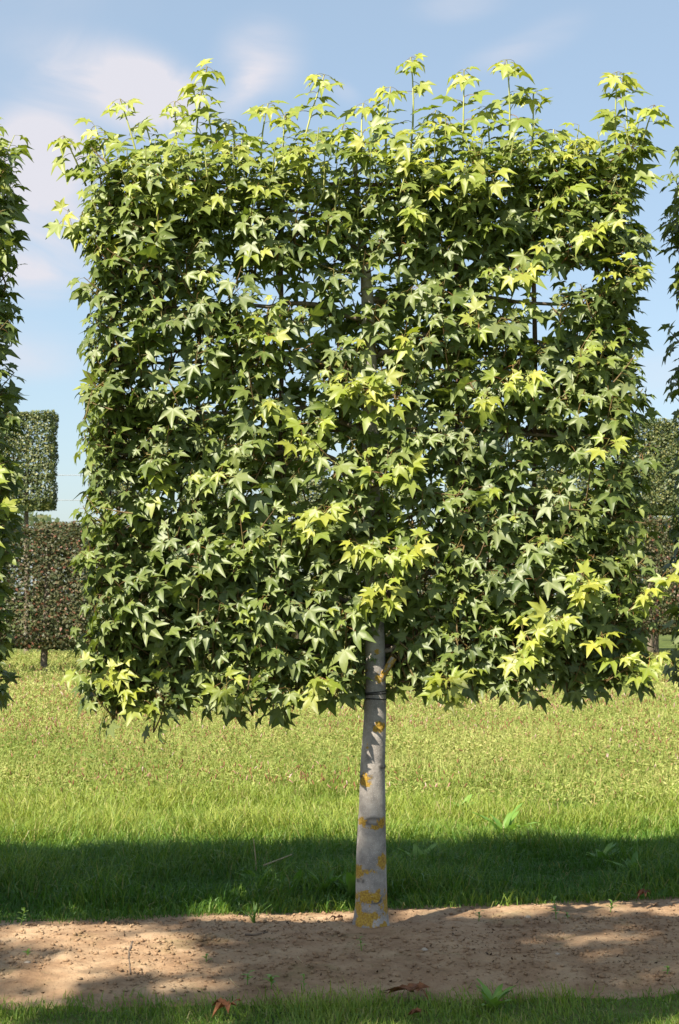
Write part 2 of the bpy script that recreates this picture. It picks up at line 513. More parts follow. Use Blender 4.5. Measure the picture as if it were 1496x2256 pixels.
# ------------------------------------------------------------------ sweetgum leaf templates
def leaf_template(seed):
    """five-lobed star leaf, base of the blade at the origin, middle lobe along +Y, upper face +Z; petiole behind"""
    r = np.random.default_rng(seed)
    ang = [90, 90-58, 90+58, 90-122, 90+122]
    ln = [1.0, .93, .93, .60, .60]
    fold = r.uniform(.04, .17); curl = r.uniform(.12, .48); cup = r.uniform(-.05, .10)
    V = [(0, .0, 0)]; F = []; vein = [1.0]
    order = sorted(range(5), key=lambda i: ang[i]); sin_idx = {}
    base = []
    for k, i in enumerate(order):
        a = R(ang[i] + r.uniform(-6, 6)); L = ln[i]*r.uniform(.88, 1.08); base.append((a, L))

    def put(x, y, z, v):
        V.append((x, y, z)); vein.append(v); return len(V)-1
    sin = []
    edges = [base[0][0]-R(34)] + [(base[k][0]+base[k+1][0])/2 for k in range(4)] + [base[4][0]+R(34)]
    for k, e in enumerate(edges):
        rr = (.40 if 0 < k < 5 else .20)*r.uniform(.9, 1.12); sin.append(put(rr*math.cos(e), rr*math.sin(e), -.03+fold*.4, .25))
    for k, (a, L) in enumerate(base):
        d = np.array([math.cos(a), math.sin(a)]); n = np.array([-d[1], d[0]]); w = .195*L*r.uniform(.85, 1.15)
        tw = r.uniform(-.12, .12)

        def z(t, s): return cup*t*.5 - curl*(t*L)**2 + s*fold*w*5 + tw*s*t*.5
        m = .52*L; M = put(*(d*m), z(.52, 0)-fold*.12, 1.0)
        a1 = put(*(d*m*.98+n*-w), z(.5, .9), .2); a2 = put(*(d*m*.98+n*w), z(.5, .9), .2)
        tp = put(*(d*L+n*r.uniform(-.05, .05)), z(1.0, 0), .75)
        s0, s1 = sin[k], sin[k+1]
        F += [(0, s0, M), (s0, a1, M), (a1, tp, M), (M, tp, a2), (M, a2, s1), (M, s1, 0)]
    V = np.array(V); V[:, 1] += .12; V[0, 1] = .02
    nb = len(V)
    pet = spline([(0, .03, -.004), (0, -.28, r.uniform(.03, .12)), (r.uniform(-.1, .1), -.62, r.uniform(-.12, .10))], 4)
    pv, pf = tube(pet, .017, 3, False)
    F = np.concatenate([np.array(F), pf + nb]); Vt = np.concatenate([V, pv])
    vein = np.array(vein + [0]*len(pv)); petf = np.array([0]*nb + [1]*len(pv))
    return Vt, F, vein, petf, pet[-1]


NV = 12
TEMPL = [leaf_template(100+i) for i in range(NV)]
AGES = [0, .12, .3, .5, .75, 1.0]
_leafmesh = {}


def leaf_mesh(var, age, rb):
    key = (var, age, rb)
    if key not in _leafmesh:
        Vt, F, vein, petf, _ = TEMPL[var]; n = len(Vt)
        _leafmesh[key] = mesh_data('leaf', Vt, F, M_LEAF, {'age': np.full(n, AGES[age]), 'rnd': np.full(n, rb/3.), 'vein': vein, 'petiole': petf}, smooth=False)
    return _leafmesh[key]


class Leaves:
    def __init__(s): s.stem, s.d, s.n, s.size, s.age, s.rnd = [], [], [], [], [], []

    def add(s, stem, d, n, size, age, rnd):
        s.stem.append(stem); s.d.append(d); s.n.append(n); s.size.append(size); s.age.append(age); s.rnd.append(rnd)

    def finish(s, r):
        s.stem = np.array(s.stem); n = unit(np.array(s.n)); d = np.array(s.d)
        d = unit(d - n*np.sum(d*n, 1, keepdims=True)); x = np.cross(d, n)
        s.Rm = np.stack([x, d, n], 2); s.size = np.array(s.size); s.age = np.array(s.age); s.rnd = np.array(s.rnd)
        s.var = r.integers(0, NV, len(d)); s.nrm = n
        pe = np.array([TEMPL[v][4] for v in s.var])
        s.pos = s.stem - np.einsum('nij,nj->ni', s.Rm, pe*s.size[:, None])
        s.cen = s.pos + d*s.size[:, None]*.45


def shoot(L, r, base, dirn, length, nl, size, age0, age1, outward, droop=.5, sunny=.6, bend=.1, tip_small=.55):
    """a leafy shoot; returns its stem polyline"""
    dirn = unit(dirn); side = unit(r.normal(size=3))
    pts = np.array([base + dirn*length*t + side*bend*length*t*t + np.array([0, 0, .08*length*t*t]) for t in np.linspace(0, 1, 5)])
    a = r.uniform(0, 6.28)
    ax1 = unit(np.cross(dirn, [0.31, .2, .93])); ax2 = np.cross(dirn, ax1)
    for i in range(nl):
        t = .12 + .88*(i + r.uniform(-.3, .3))/max(nl-1, 1); t = min(max(t, .05), 1)
        sp = base + dirn*length*t + side*bend*length*t*t + np.array([0, 0, .08*length*t*t])
        a += 2.4 + r.normal()*.3
        rad = math.cos(a)*ax1 + math.sin(a)*ax2
        d = rad*.9 + dirn*(.15 + .5*t) + np.array([0, 0, -droop*r.uniform(.2, 1.3)]) + outward*.15 + r.normal(size=3)*.28
        n = outward*r.uniform(.35, 1.0) + np.array([0, 0, 1])*r.uniform(.2, 1.0)*sunny*1.2 + S*.65 + r.normal(size=3)*.36
        sz = size*(1 - (1-tip_small)*max(0, t-.35)/.65)*r.uniform(.78, 1.15)
        age = age0 + (age1-age0)*t**2.2 + r.normal()*.05
        L.add(sp, d, n, sz, min(max(age, 0), 1), r.random())
    return pts


U_L, U_R, Z_B, Z_T = -1.385, 1.345, 1.16, 3.87    # crown box (stem ends), about the trunk


def build_tree(name, root_uv, seed, label, group, n_single, frame_px, yellow_px=(), tops=(), main=False):
    r = np.random.default_rng(seed)
    O = row(*root_uv); O[2] = ground_z(O) - .01
    root = empty(name, O); set_props(root, label, 'tree', group)

    def loc(u, v, z): return U*u + W*v + np.array([0, 0, z])
    # --- trunk -----------------------------------------------------------------
    if main:
        ctr = [(816, 2085), (817, 2050), (818, 1990), (818, 1900), (820, 1800), (821, 1700), (826, 1600), (827, 1500), (826, 1420), (822, 1300), (818, 1100), (816, 950), (813, 800), (810, 680), (804, 600), (795, 530), (786, 440), (782, 340)]
        wid = [86, 74, 68, 64, 57, 53, 49, 46, 44, 42, 38, 35, 32, 28, 24, 19, 13, 8]
        base = np.array([P(px, py, T0[1]) - T0 for px, py in ctr]); rad = np.array(wid)*.5*T0[1]/FPX
    else:
        zs = np.linspace(-.05, 3.6, 15); base = np.stack([.03*np.sin(zs*1.7+seed), .02*np.sin(zs*1.1+seed), zs], 1); rad = np.interp(zs, [-.05, .05, .3, 1.2, 3.6], [.092, .08, .068, .05, .012])
    base = base - np.array([0, 0, base[0, 2] + .06])
    n_r, n_s = (420 if main else 120), (56 if main else 24)
    path = spline(base, n_r); rr = np.interp(np.linspace(0, 1, n_r), np.linspace(0, 1, len(rad)), rad)
    th = np.arange(n_s)*2*math.pi/n_s
    zz = np.repeat(path[:, 2], n_s); tt = np.tile(th, n_r)
    wob = 1 + .03*np.sin(tt*2+zz*3) + .035*(fbm(tt*1.5+3, zz*6, 1.6, 3)-.5) + np.clip(.10-zz, 0, 1)*1.2*np.sin(tt*5+1)**2
    lich = np.zeros(n_r*n_s); scar = np.zeros(n_r*n_s)
    bump = np.zeros(n_r*n_s)
    xx = -np.cos(tt)        # replaced below by the true sideways offset
    V = np.zeros((n_r*n_s, 3))
    V[:, 0] = np.repeat(path[:, 0], n_s) + np.repeat(rr, n_s)*wob*np.cos(tt)
    V[:, 1] = np.repeat(path[:, 1], n_s) + np.repeat(rr, n_s)*wob*np.sin(tt)
    V[:, 2] = zz
    side = np.cos(tt)*wob; front = -np.sin(tt)
    if main:
        def zpx(py): return P(816, py, T0[1] - .05)[2] - O[2]
        spots = [(1603, .35, 13, .65, 1.0), (1722, -.55, 12, .6, 1.0), (1706, -.6, 6, .4, .7), (1808, -.75, 14, .35, .9), (1812, .7, 14, .4, .9), (1822, .2, 6, .7, .8),
                 (1898, .75, 16, .45, 1.0), (1922, -.85, 14, .35, 1.1), (1918, -.2, 8, .5, .6), (1975, -.45, 14, .6, .95), (1972, .35, 14, .25, .8), (1995, .9, 26, .3, .8),
                 (2028, -.45, 14, .5, .95), (2018, .15, 9, .5, .75), (2045, .75, 16, .4, .6), (1435, .15, 8, .45, .8), (1495, .3, 14, .5, .8), (1635, -.5, 6, .3, .55), (2000, -.8, 18, .3, .7), (1648, -.5, 4, .25, .5)]
        for py, s, hp, ws, am in spots:
            hz = hp*T0[1]/FPX
            lich = np.maximum(lich, am*np.exp(-((zz-zpx(py))/hz)**2*.8 - ((side-s)/ws)**2)*(front > -.5))
        lich += .35*np.clip(.32-zz, 0, .32)/.32*(fbm(tt*2, zz*14, 1, 3) > .5)
        for py, s, hp, ws in [(1809, .1, 8, .55), (1600, .35, 5, .4), (1712, -.5, 5, .4), (1982, .2, 6, .35), (1690, .8, 3, .3), (1940, -.7, 4, .2)]:
            hz = hp*T0[1]/FPX; q = ((zz-zpx(py))/hz)**2 + ((side-s)/ws)**2
            ring = np.exp(-((np.sqrt(q)-1.0)/.35)**2)*(front > 0)
            scar = np.maximum(scar, .75*ring + .35*np.exp(-q*1.2)*(front > 0)); bump += .004*ring - .0025*np.exp(-q*2)*(front > 0)
    V[:, 0] += bump*np.cos(tt); V[:, 1] += bump*np.sin(tt)
    i = np.arange((n_r-1)*n_s); j = i - i % n_s + (i+1) % n_s
    tr = obj('trunk', mesh_data('trunk', V, np.stack([i, j, j+n_s, i+n_s], 1), M_BARK, {'lichen': lich, 'scar': np.clip(scar, 0, 1)}, smooth=True), root)
    if main:  # sawn-off side stub
        def rel(px, py, dy=0): return P(px, py, T0[1]+dy) - O
        v, f = tube(spline([rel(828, 1515, -.02), rel(841, 1490, -.03), rel(856, 1468, -.04), rel(868, 1448, -.045)], 8), [.03, .024, .021, .019, .018, .018, .019, .017], 10)
        lc = np.clip(.62 + .5*(np.random.default_rng(5).random(len(v))-.5), 0, 1)
        obj('branch_stub', mesh_data('branch_stub', v, f, M_BARK, {'lichen': lc, 'scar': np.zeros(len(v))}, smooth=True), tr)
    tx = lambda z: np.interp(z, path[:, 2], path[:, 0]); ty = lambda z: np.interp(z, path[:, 2], path[:, 1])
    # --- trained side limbs -----------------------------------------------------
    limbs = []
    if main:
        L_ = [(1, 662, 660, 1340, .019), (1, 790, 742, 1250, .018), (1, 885, 846, 1330, .017), (1, 1010, 958, 1380, .018), (1, 1180, 1120, 1330, .017), (1, 1330, 1262, 1360, .017), (1, 1440, 1400, 1290, .014), (1, 560, 560, 1330, .013), (1, 480, 410, 1360, .012),
              (-1, 600, 525, 560, .02), (-1, 705, 680, 260, .017), (-1, 835, 800, 250, .018), (-1, 960, 905, 300, .016), (-1, 1075, 1000, 240, .021), (-1, 1240, 1205, 260, .016), (-1, 1340, 1318, 230, .016), (-1, 1465, 1440, 260, .014), (-1, 500, 405, 240, .012), (-1, 560, 470, 300, .012)]
        for sgn, y0, y1, xe, rd in L_:
            z0 = P(816, y0, T0[1])[2]-O[2]; z1 = P(816, y1, T0[1])[2]-O[2]; ue = (xe-816)*T0[1]/FPX
            limbs.append((z0, z1, ue, rd))
    else:
        for k in range(7):
            for sgn in (-1, 1):
                z0 = 1.25 + k*.36 + r.uniform(-.08, .08); limbs.append((z0, z0 + r.uniform(.05, .2), sgn*r.uniform(1.0, 1.28), r.uniform(.012, .02)))
    limb_paths = []
    for z0, z1, ue, rd in limbs:
        c = np.array([tx(z0), ty(z0), z0]); s_ = 1 if ue > 0 else -1
        v0 = r.uniform(-.03, .05)
        pts = [c, loc(c[0]+s_*.10, v0*.5, z0+(z1-z0)*.35), loc(c[0]+s_*.30, v0, z0+(z1-z0)*.9 + .02), loc(ue*.6, v0+r.uniform(-.03, .03), z1+r.uniform(-.03, .03)), loc(ue, v0+r.uniform(-.03, .03), z1+r.uniform(-.05, .05))]
        pp = spline(pts, 22); pp[4:] += r.normal(size=(18, 3))*.005
        limb_paths.append(pp)
        v, f = tube(pp, np.linspace(rd, rd*.35, 22), 8)
        obj('branch', mesh_data('branch', v, f, M_BRANCH, smooth=True), root)
    allimb = np.concatenate(limb_paths)
    # --- leafy shoots -------------------------------------------------------------
    L = Leaves(); tw = MB(); gs = MB()
    nu, nz_ = 29, 29
    for layer in (0, 1, 2):
        for a in range(nu):
            for b in range(nz_):
                u = U_L + (U_R-U_L)*(a + r.random())/nu; z = Z_B + .05*u + (Z_T-Z_B)*(b + r.random())/nz_
                dens = fbm(np.array([u*1.0+seed]), np.array([z*1.0+layer*31.]), 4.8, 3)[0]
                thr = (.36, .475, .525)[layer] + (.035 if z > 2.05 else -.12) - (.12 if z > 3.4 else 0) - (.09 if abs(u) > 1.12 else 0) - (.08 if z < 1.35 else 0)
                if dens < thr + r.normal()*.075: continue
                if main and layer == 0 and ((abs(u-.02) < .15 and z < 1.56) or (abs(u) < .10 and (1.95 < z < 2.25 or 2.75 < z < 3.15) and r.random() < .75)): continue
                sgn = -1 if layer == 0 else (1 if layer == 1 else r.choice([-1, 1])*.4)
                out = sgn*W + U*np.sign(u)*max(0, (abs(u)-1.0)/.35)*1.1 + np.array([0, 0, max(0, (z-3.45)/.35)*1.3 - max(0, (1.4-z)/.2)*.5])
                out = unit(out)
                ln = r.uniform(.10, .22)
                tipv = sgn*r.uniform(.08, .26 if z > 1.5 else .19) if layer < 2 else r.uniform(-.1, .1)
                top = max(0, (z-3.35)/.45)
                d = unit(out*.8 + np.array([0, 0, .55+.5*top]) + r.normal(size=3)*.35)
                bs = loc(u, tipv, z) - d*ln
                yng = r.random() < .16 + .5*top
                nl = int(r.integers(5, 8))
                pts = shoot(L, r, bs, d, ln, nl, r.uniform(.066, .104), .25*r.random()**2 + .45*top*r.random(), (.75 if yng else .45*r.random()) + .15*top, out, droop=.65-.3*top)
                # twig from the nearest limb to the shoot
                k = np.argmin(np.sum((allimb - bs)**2*np.array([1.6, 1, 1]), 1))
                if np.linalg.norm(allimb[k]-bs) < .55:
                    mid = (allimb[k]+bs)/2 + r.normal(size=3)*.02
                    v, f = tube(np.concatenate([spline([allimb[k], mid, bs], 4), pts[1:]]), np.linspace(.0055, .0022, 8), 4, False); (gs if top > .25 else tw).add(v, f)
                else:
                    v, f = tube(pts, np.linspace(.004, .002, 5), 4, False); (gs if top > .25 else tw).add(v, f)
    for k in range(150):               # ends of the clipped block
        sg = 1 if k % 2 else -1; z = r.uniform(Z_B, Z_T); u = (U_R if sg > 0 else U_L) - sg*r.uniform(-.02, .12); out = unit(U*sg + W*r.normal()*.5)
        d = unit(out*.8 + np.array([0, 0, .5]) + r.normal(size=3)*.3); ln = r.uniform(.1, .2)
        pts = shoot(L, r, loc(u, r.uniform(-.27, .27), z) - d*ln, d, ln, 6, r.uniform(.064, .09), .2*r.random(), .5*r.random(), out, droop=.65)
        v, f = tube(pts, np.linspace(.004, .002, 5), 4, False); tw.add(v, f)
    for (px, py, k) in yellow_px:     # bright young clusters on the outer face
        p = P(px, py + 6, T0[1] - .27) - O; out = -W
        for q in range(k):
            bs = p + np.array([r.normal()*.05, .06, r.normal()*.035]); d = unit(-W*.9 + np.array([r.normal()*.5, 0, .35]))
            pts = shoot(L, r, bs, d, .07, 4, .086, r.uniform(.55, .85), r.uniform(.75, 1.0), out, droop=.75, sunny=.5, tip_small=.7)
            v, f = tube(pts, .0025, 4, False); gs.add(v, f)
    for (bx, by, tx_, ty_, nl, sz) in tops:   # free shoots standing above the clipped top
        b0 = P(bx, by + 60, T0[1] + r.uniform(-.08, .08)) - O; t0 = P(tx_, ty_, T0[1] + r.uniform(-.1, .1)) - O
        ln = np.linalg.norm(t0-b0)
        pts = shoot(L, r, b0, t0-b0, ln*1.03, nl+2, sz*1.32, .42, .86, np.array([0, -.6, .45]), droop=.65, sunny=.6, bend=.16, tip_small=.62)
        for q in range(3):   # tuft of small leaves round the bud
            a = q*2.1 + r.random(); L.add(pts[-1], np.array([math.cos(a), math.sin(a), -.9]), np.array([math.cos(a)*.6, math.sin(a)*.6-.6, .7]), sz*.85, .95, r.random())
        v, f = tube(pts, np.linspace(.0058, .0028, 5), 5); gs.add(v, f)
    if not main:
        for k in range(16):
            u = r.uniform(U_L, U_R); b0 = loc(u, r.uniform(-.15, .15), Z_T-.08)
            pts = shoot(L, r, b0, np.array([r.normal()*.2, r.normal()*.15, 1]), r.uniform(.15, .42), 7, .075, .6, 1.0, np.array([0, -.35, .5]), droop=.45, tip_small=.45)
            v, f = tube(pts, np.linspace(.005, .0025, 5), 5); gs.add(v, f)
        for k in range(45):
            p = loc(r.uniform(U_L, U_R), -.26, r.uniform(1.25, 3.5))
            for q in range(2):
                pts = shoot(L, r, p + r.normal(size=3)*.04, -W*.9 + np.array([r.normal()*.5, 0, .35]), .07, 4, .084, r.uniform(.55, .85), r.uniform(.75, 1.0), -W, droop=.75, sunny=.5, tip_small=.75)
                v, f = tube(pts, .0025, 4, False); gs.add(v, f)
    L.finish(r)
    o = obj('twig_growth', tw.mesh('twig_growth', M_TWIG), root); o['kind'] = 'stuff'
    o = obj('green_shoots', gs.mesh('green_shoots', M_SHOOT), root); o['kind'] = 'stuff'
    # leaves that show largest become parts of their own; the rest is one part
    cw = L.cen + O; qx, qy = project(cw)
    view = unit(np.array([0, 0, CAMZ]) - cw); face = np.abs(np.sum(view*L.nrm, 1))
    depth = (cw - T0) @ W
    score = L.size/.08*(.25+.75*face) - (depth+.3)*2.4
    score[(qx < 6) | (qx > 1490) | (qy < 5)] = -99
    idx = np.argsort(-score)[:n_single]; idx = idx[score[idx] > -50]
    single = np.zeros(len(score), bool); single[idx] = True
    for i in idx:
        ab = int(np.argmin(np.abs(np.array(AGES)-L.age[i])))
        o = bpy.data.objects.new('leaf', leaf_mesh(int(L.var[i]), ab, int(L.rnd[i]*3.99)))
        COL.objects.link(o); o.parent = root
        m3 = Matrix(L.Rm[i].tolist()); o.matrix_local = Matrix.Translation(L.pos[i]) @ m3.to_4x4() @ Matrix.Scale(float(L.size[i]), 4)
    mb = MB()
    for v_ in range(NV):
        s_ = np.where((L.var == v_) & ~single)[0]
        if not len(s_): continue
        Vt, F, vein, petf, _ = TEMPL[v_]; k = len(Vt)
        mb.add(instances(Vt, L.Rm[s_], L.size[s_], L.pos[s_]), rep_faces(F, k, len(s_)), age=np.repeat(L.age[s_], k), rnd=np.repeat(L.rnd[s_], k), vein=np.tile(vein, len(s_)), petiole=np.tile(petf, len(s_)))
    o = obj('crown', mb.mesh('crown', M_LEAF), root); o['kind'] = 'stuff'; o['label'] = 'dense flat clipped crown of star-shaped green leaves'
    print(name, 'leaves', len(score), 'single', len(idx))
    # --- training frame of canes -------------------------------------------------------
    fr = empty('training_frame', O + np.array([0, 0, 1.2]))
    set_props(fr, frame_px[0], 'plant support', 'cane frames in the crowns')
    FZ = np.array([0, 0, 1.2])
    for pu in frame_px[1]:
        n = 14; zs = np.linspace(1.28, 3.55, n); pts = np.array([loc(pu + .004*math.sin(z*5), .045, z) for z in zs]) - FZ
        v, f = tube(pts, .0115 + .0012*(np.arange(n) % 3 == 0), 8); obj('pole', mesh_data('pole', v, f, M_CANE, smooth=True), fr)
    for pz in frame_px[2]:
        pts = np.array([loc(u, .075 + .004*math.sin(u*6), pz + .006*math.sin(u*3)) for u in np.linspace(-1.27, 1.24, 14)]) - FZ
        v, f = tube(pts, .010, 8); obj('rail', mesh_data('rail', v, f, M_CANE, smooth=True), fr)
    if main:
        for q, (py, rr_) in enumerate([(1524, .0535), (1530, .0535), (1541, .0535)]):
            zc = P(826, py, T0[1])[2] - O[2]; cx_, cy_ = tx(zc), ty(zc)
            a = np.linspace(0, 2*math.pi, 25); pts = np.stack([cx_ + rr_*np.cos(a), cy_ + rr_*np.sin(a), zc + .006*np.cos(a + q)], 1) - FZ
            v, f = tube(pts, .0032, 6, False); obj('tie', mesh_data('tie', v, f, M_RUBBER, smooth=True), fr)
    return root


yel = [(770, 860, 3), (810, 850, 3), (840, 885, 2), (875, 1210, 3), (900, 1195, 1), (800, 1195, 2), (820, 1310, 3), (885, 1320, 1), (1180, 1395, 4), (1165, 1420, 2), (1310, 1405, 2), (1285, 1295, 2), (1320, 1305, 1), (1430, 1275, 2),
       (975, 1505, 3), (1000, 1490, 1), (260, 1515, 3), (205, 1480, 2), (685, 1500, 2), (470, 1498, 2), (655, 935, 2), (700, 1130, 2), (720, 1160, 1), (235, 850, 2), (335, 1050, 2), (1325, 990, 1), (385, 415, 3), (350, 430, 2), (440, 400, 2), (165, 470, 2), (190, 490, 2), (330, 520, 2),
       (640, 330, 1), (545, 560, 1), (1150, 560, 2), (1400, 590, 2), (1310, 500, 2), (1350, 490, 1), (1000, 370, 2), (1100, 375, 1), (890, 455, 2), (1140, 830, 2), (1040, 690, 1), (960, 745, 1), (590, 740, 1), (460, 600, 1), (860, 1050, 1), (885, 1035, 2), (545, 890, 1), (280, 1290, 1), (1405, 1470, 2), (1060, 830, 1), (620, 680, 1),
       (320, 355, 2), (700, 330, 1), (840, 345, 1), (930, 315, 2), (1270, 430, 1), (500, 330, 1), (600, 430, 1)]
tops = [(430, 300, 427, 168, 9, .085), (470, 300, 470, 215, 7, .085), (662, 290, 698, 160, 10, .092), (905, 270, 928, 128, 8, .08), (1020, 290, 1021, 185, 9, .085), (1118, 300, 1140, 138, 10, .092), (1170, 300, 1180, 230, 7, .085), (1355, 330, 1352, 190, 9, .088), (1378, 330, 1402, 168, 9, .088), (1400, 330, 1420, 240, 7, .085),
        (305, 300, 280, 242, 5, .075), (340, 300, 330, 265, 5, .07), (575, 300, 573, 232, 6, .08), (850, 280, 848, 206, 7, .08), (800, 300, 785, 255, 6, .08), (940, 290, 950, 240, 5, .07), (520, 310, 520, 262, 6, .08), (240, 330, 220, 290, 6, .08), (190, 350, 150, 300, 6, .08), (1080, 310, 1080, 260, 6, .08), (1220, 320, 1215, 280, 6, .08),
        (620, 310, 630, 270, 6, .08), (740, 300, 745, 275, 6, .08), (980, 290, 985, 262, 6, .08), (390, 310, 385, 215, 4, .075), (1280, 340, 1290, 310, 5, .08)]
fu = lambda px: (px - 816)*T0[1]/FPX
rails = [.0 + (P(816, y, T0[1])[2]) for y in (415, 790, 962, 1205, 1442)]
build_tree('sweetgum_tree', (0, 0), 11, 'flat clipped sweetgum with grey lichen-spotted trunk standing alone in full view', 'pleached sweetgum trees in the front row', 300,
           ('brown cane frame spread inside the crown of the fully visible sweetgum', [fu(x) for x in (246, 437, 620, 1015, 1190, 1358)], rails), yel, tops, True)
build_tree('sweetgum_tree', (-3.10, 0), 23, 'flat clipped sweetgum with the pale brown twig and sunlit soil patch beside its trunk', 'pleached sweetgum trees in the front row', 200,
           ('brown cane frame inside the crown of the sweetgum beside the dark red hedge', [-1.2, -.8, -.35, .38, .8, 1.15], rails))
build_tree('sweetgum_tree', (2.95, 0), 37, 'flat clipped sweetgum of which only a few leaf tips show against the sky', 'pleached sweetgum trees in the front row', 60,
           ('brown cane frame inside the crown of the sweetgum that shows only leaf tips', [-1.2, -.8, -.35, .38, .8, 1.15], rails))


# ------------------------------------------------------------------ grass
def blade_field(name, label, cat, pos, h, w, lean, tone, dry, mat, r):
    n = len(pos); yaw = r.uniform(0, 6.283, n); face = r.uniform(0, 6.283, n)
    d = np.stack([np.cos(yaw), np.sin(yaw), np.zeros(n)], 1); s = np.stack([np.cos(face), np.sin(face), np.zeros(n)], 1)*(w/2)[:, None]
    up = np.array([0, 0, 1.0])
    wind = np.stack([fbm(pos[:, 0], pos[:, 1]+50, 1.7, 2)-.5, fbm(pos[:, 0]+70, pos[:, 1], 1.7, 2)-.5, np.zeros(n)], 1)*1.8
    d = unit(d + wind)
    m = pos + d*(lean*h*.34)[:, None] + up*(h*.58)[:, None]
    t = pos + d*(lean*h*.95)[:, None] + up*(h*(1-.35*lean**1.5))[:, None]
    V = np.stack([pos-s, pos+s, m+s*.8, m-s*.8, t], 1).reshape(-1, 3)
    F = rep_faces(np.array([[0, 1, 2], [0, 2, 3], [3, 2, 4]]), 5, n)
    o = obj(name, mesh_data(name, V, F, mat, {'tone': np.repeat(tone, 5), 'dry': np.repeat(dry, 5)}))
    set_props(o, label, cat, kind='stuff'); return o


def scatter(x0, x1, y0, y1, n, r, cond=None):
    x = r.uniform(x0, x1, n); y = r.uniform(y0, y1, n); p = np.stack([x, y, np.zeros(n)], 1)
    return p if cond is None else p[cond(p)]


def grass():
    r = np.random.default_rng(51)

    def front(p):
        u, v = row_uv(p); e = V0 + .02 + soil_edge(u, 1)
        return (v < e) & (r.random(len(p)) < np.clip((e - v)/.17, .08, 1))
    p = scatter(-2.6, 2.8, 4.6, 7.2, 130000, r, front); n = len(p); p[:, 2] = -.004
    t = fbm(p[:, 0], p[:, 1], 2.0, 3)
    blade_field('front_lawn', 'short green grass in front of the soil strip', 'grass', p, (.02+.065*r.random(n)**2.5)*np.clip(2.6*t-.45, .25, 1.7), .003+.0025*r.random(n), r.uniform(.15, 1.25, n), np.clip(.3+.85*t*r.uniform(.5, 1.3, n), 0, 1), (r.random(n) < .09)*.8, M_GRASS, r)

    def back(p):
        u, v = row_uv(p); e = V1 + .10*u + soil_edge(u, 2)
        return (v > e) & (r.random(len(p)) < np.clip((v - e)/.10, .15, 1))
    p = scatter(-3.2, 3.9, 8.1, 12.4, 250000, r, back); n = len(p); p[:, 2] = -.004
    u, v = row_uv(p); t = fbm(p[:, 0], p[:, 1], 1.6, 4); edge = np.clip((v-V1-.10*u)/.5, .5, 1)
    blade_field('shade_toned_lawn', 'lush grass behind the soil strip, toned darker within the shadow band', 'grass', p, (.03+.14*r.random(n)**2.2)*np.clip(3.0*t-.6, .3, 1.9)*edge, .0036+.0035*r.random(n), r.uniform(.25, 1.35, n), np.clip(.08+.8*t*r.uniform(.4, 1.3, n) + .42*np.clip((v-2.2)/1.6, 0, 1), 0, 1), (r.random(n) < .03+.08*np.clip((v-2.2)/1.6, 0, 1))*.8, M_GRASS, r)  # shade is put into the blade tone, easing out towards the far edge
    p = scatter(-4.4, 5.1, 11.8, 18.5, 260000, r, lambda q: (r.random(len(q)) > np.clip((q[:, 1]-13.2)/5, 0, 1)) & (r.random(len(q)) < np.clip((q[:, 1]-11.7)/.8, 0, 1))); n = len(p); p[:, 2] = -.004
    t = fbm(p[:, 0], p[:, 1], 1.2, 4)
    blade_field('sun_toned_lawn', 'yellow-green grass just beyond the shadow band, toned lighter as sunlit', 'grass', p, (.03+.10*r.random(n)**2)*np.clip(3.0*t-.6, .35, 1.8), .0042+.004*r.random(n), r.uniform(.25, 1.35, n), np.clip(.5+.6*t*r.uniform(.6, 1.2, n), 0, 1), (r.random(n) < .14)*.8, M_GRASS, r)  # blade tone painted lighter here to stand for sunlight
    # meadow: grass plus leafy weeds
    P_ = []
    for y0, y1, n in ((12.6, 20, 90000), (20, 28, 65000), (28, 46, 60000)):
        hw = .27*y1 + 1.2; P_.append(scatter(-hw, hw, y0, y1, n, r))
    p = np.concatenate(P_); p = p[r.random(len(p)) < np.clip((p[:, 1]-12.6)/4, 0, 1)]; n = len(p); p[:, 2] = -.004; t = fbm(p[:, 0], p[:, 1], .55, 4); far = p[:, 1]/20
    blade_field('meadow_grass', 'tall pale meadow grass reaching back to the hedge rows', 'grass', p, (.09+.16*r.random(n)**1.5)*(.6+.8*t), (.005+.004*r.random(n))*np.clip(far, .8, 2), r.uniform(.15, .9, n), np.clip(.3+.75*t*r.uniform(.6, 1.2, n), 0, 1), (r.random(n) < .14)*.7, M_MEADOW, r)
    P_ = []
    for y0, y1, n in ((12.8, 19, 105000), (19, 28, 105000), (28, 44, 60000)):
        hw = .27*y1 + 1.2; P_.append(scatter(-hw, hw, y0, y1, n, r, lambda q: fbm(q[:, 0]+60, q[:, 1], .5, 4) + np.clip((q[:, 1]-14)/12, -.15, .2) > r.uniform(.3, .62, len(q))))
    p = np.concatenate(P_); n = len(p); p[:, 2] = .03 + .20*r.random(n)**1.1*np.clip((p[:, 1]-11.5)/4, .3, 1)
    nrm = unit(np.stack([r.normal(size=n)*.7, r.normal(size=n)*.7-.3, np.abs(r.normal(size=n))*.8+.25], 1)); d = unit(np.cross(nrm, r.normal(size=(n, 3)))); x = np.cross(d, nrm)
    T = np.array([[0, -.5, 0], [.13, -.05, .05], [0, .5, -.08], [-.13, -.05, .05]]); sz = r.uniform(.022, .062, n)*np.clip(p[:, 1]/22, .85, 1.5)
    t = fbm(p[:, 0]+30, p[:, 1], .9, 3)
    o = obj('meadow_weeds', mesh_data('meadow_weeds', instances(T, np.stack([x, d, nrm], 2), sz, p), rep_faces(np.array([[0, 1, 2, 3]]), 4, n), M_MEADOW, {'tone': np.repeat(np.clip(.05+.95*t*r.uniform(.4, 1.4, n), 0, 1), 4), 'dry': np.repeat((r.random(n) < .10)*.8, 4)}))
    set_props(o, 'low leafy weeds growing through the meadow', 'weeds', kind='stuff')
    P_ = []
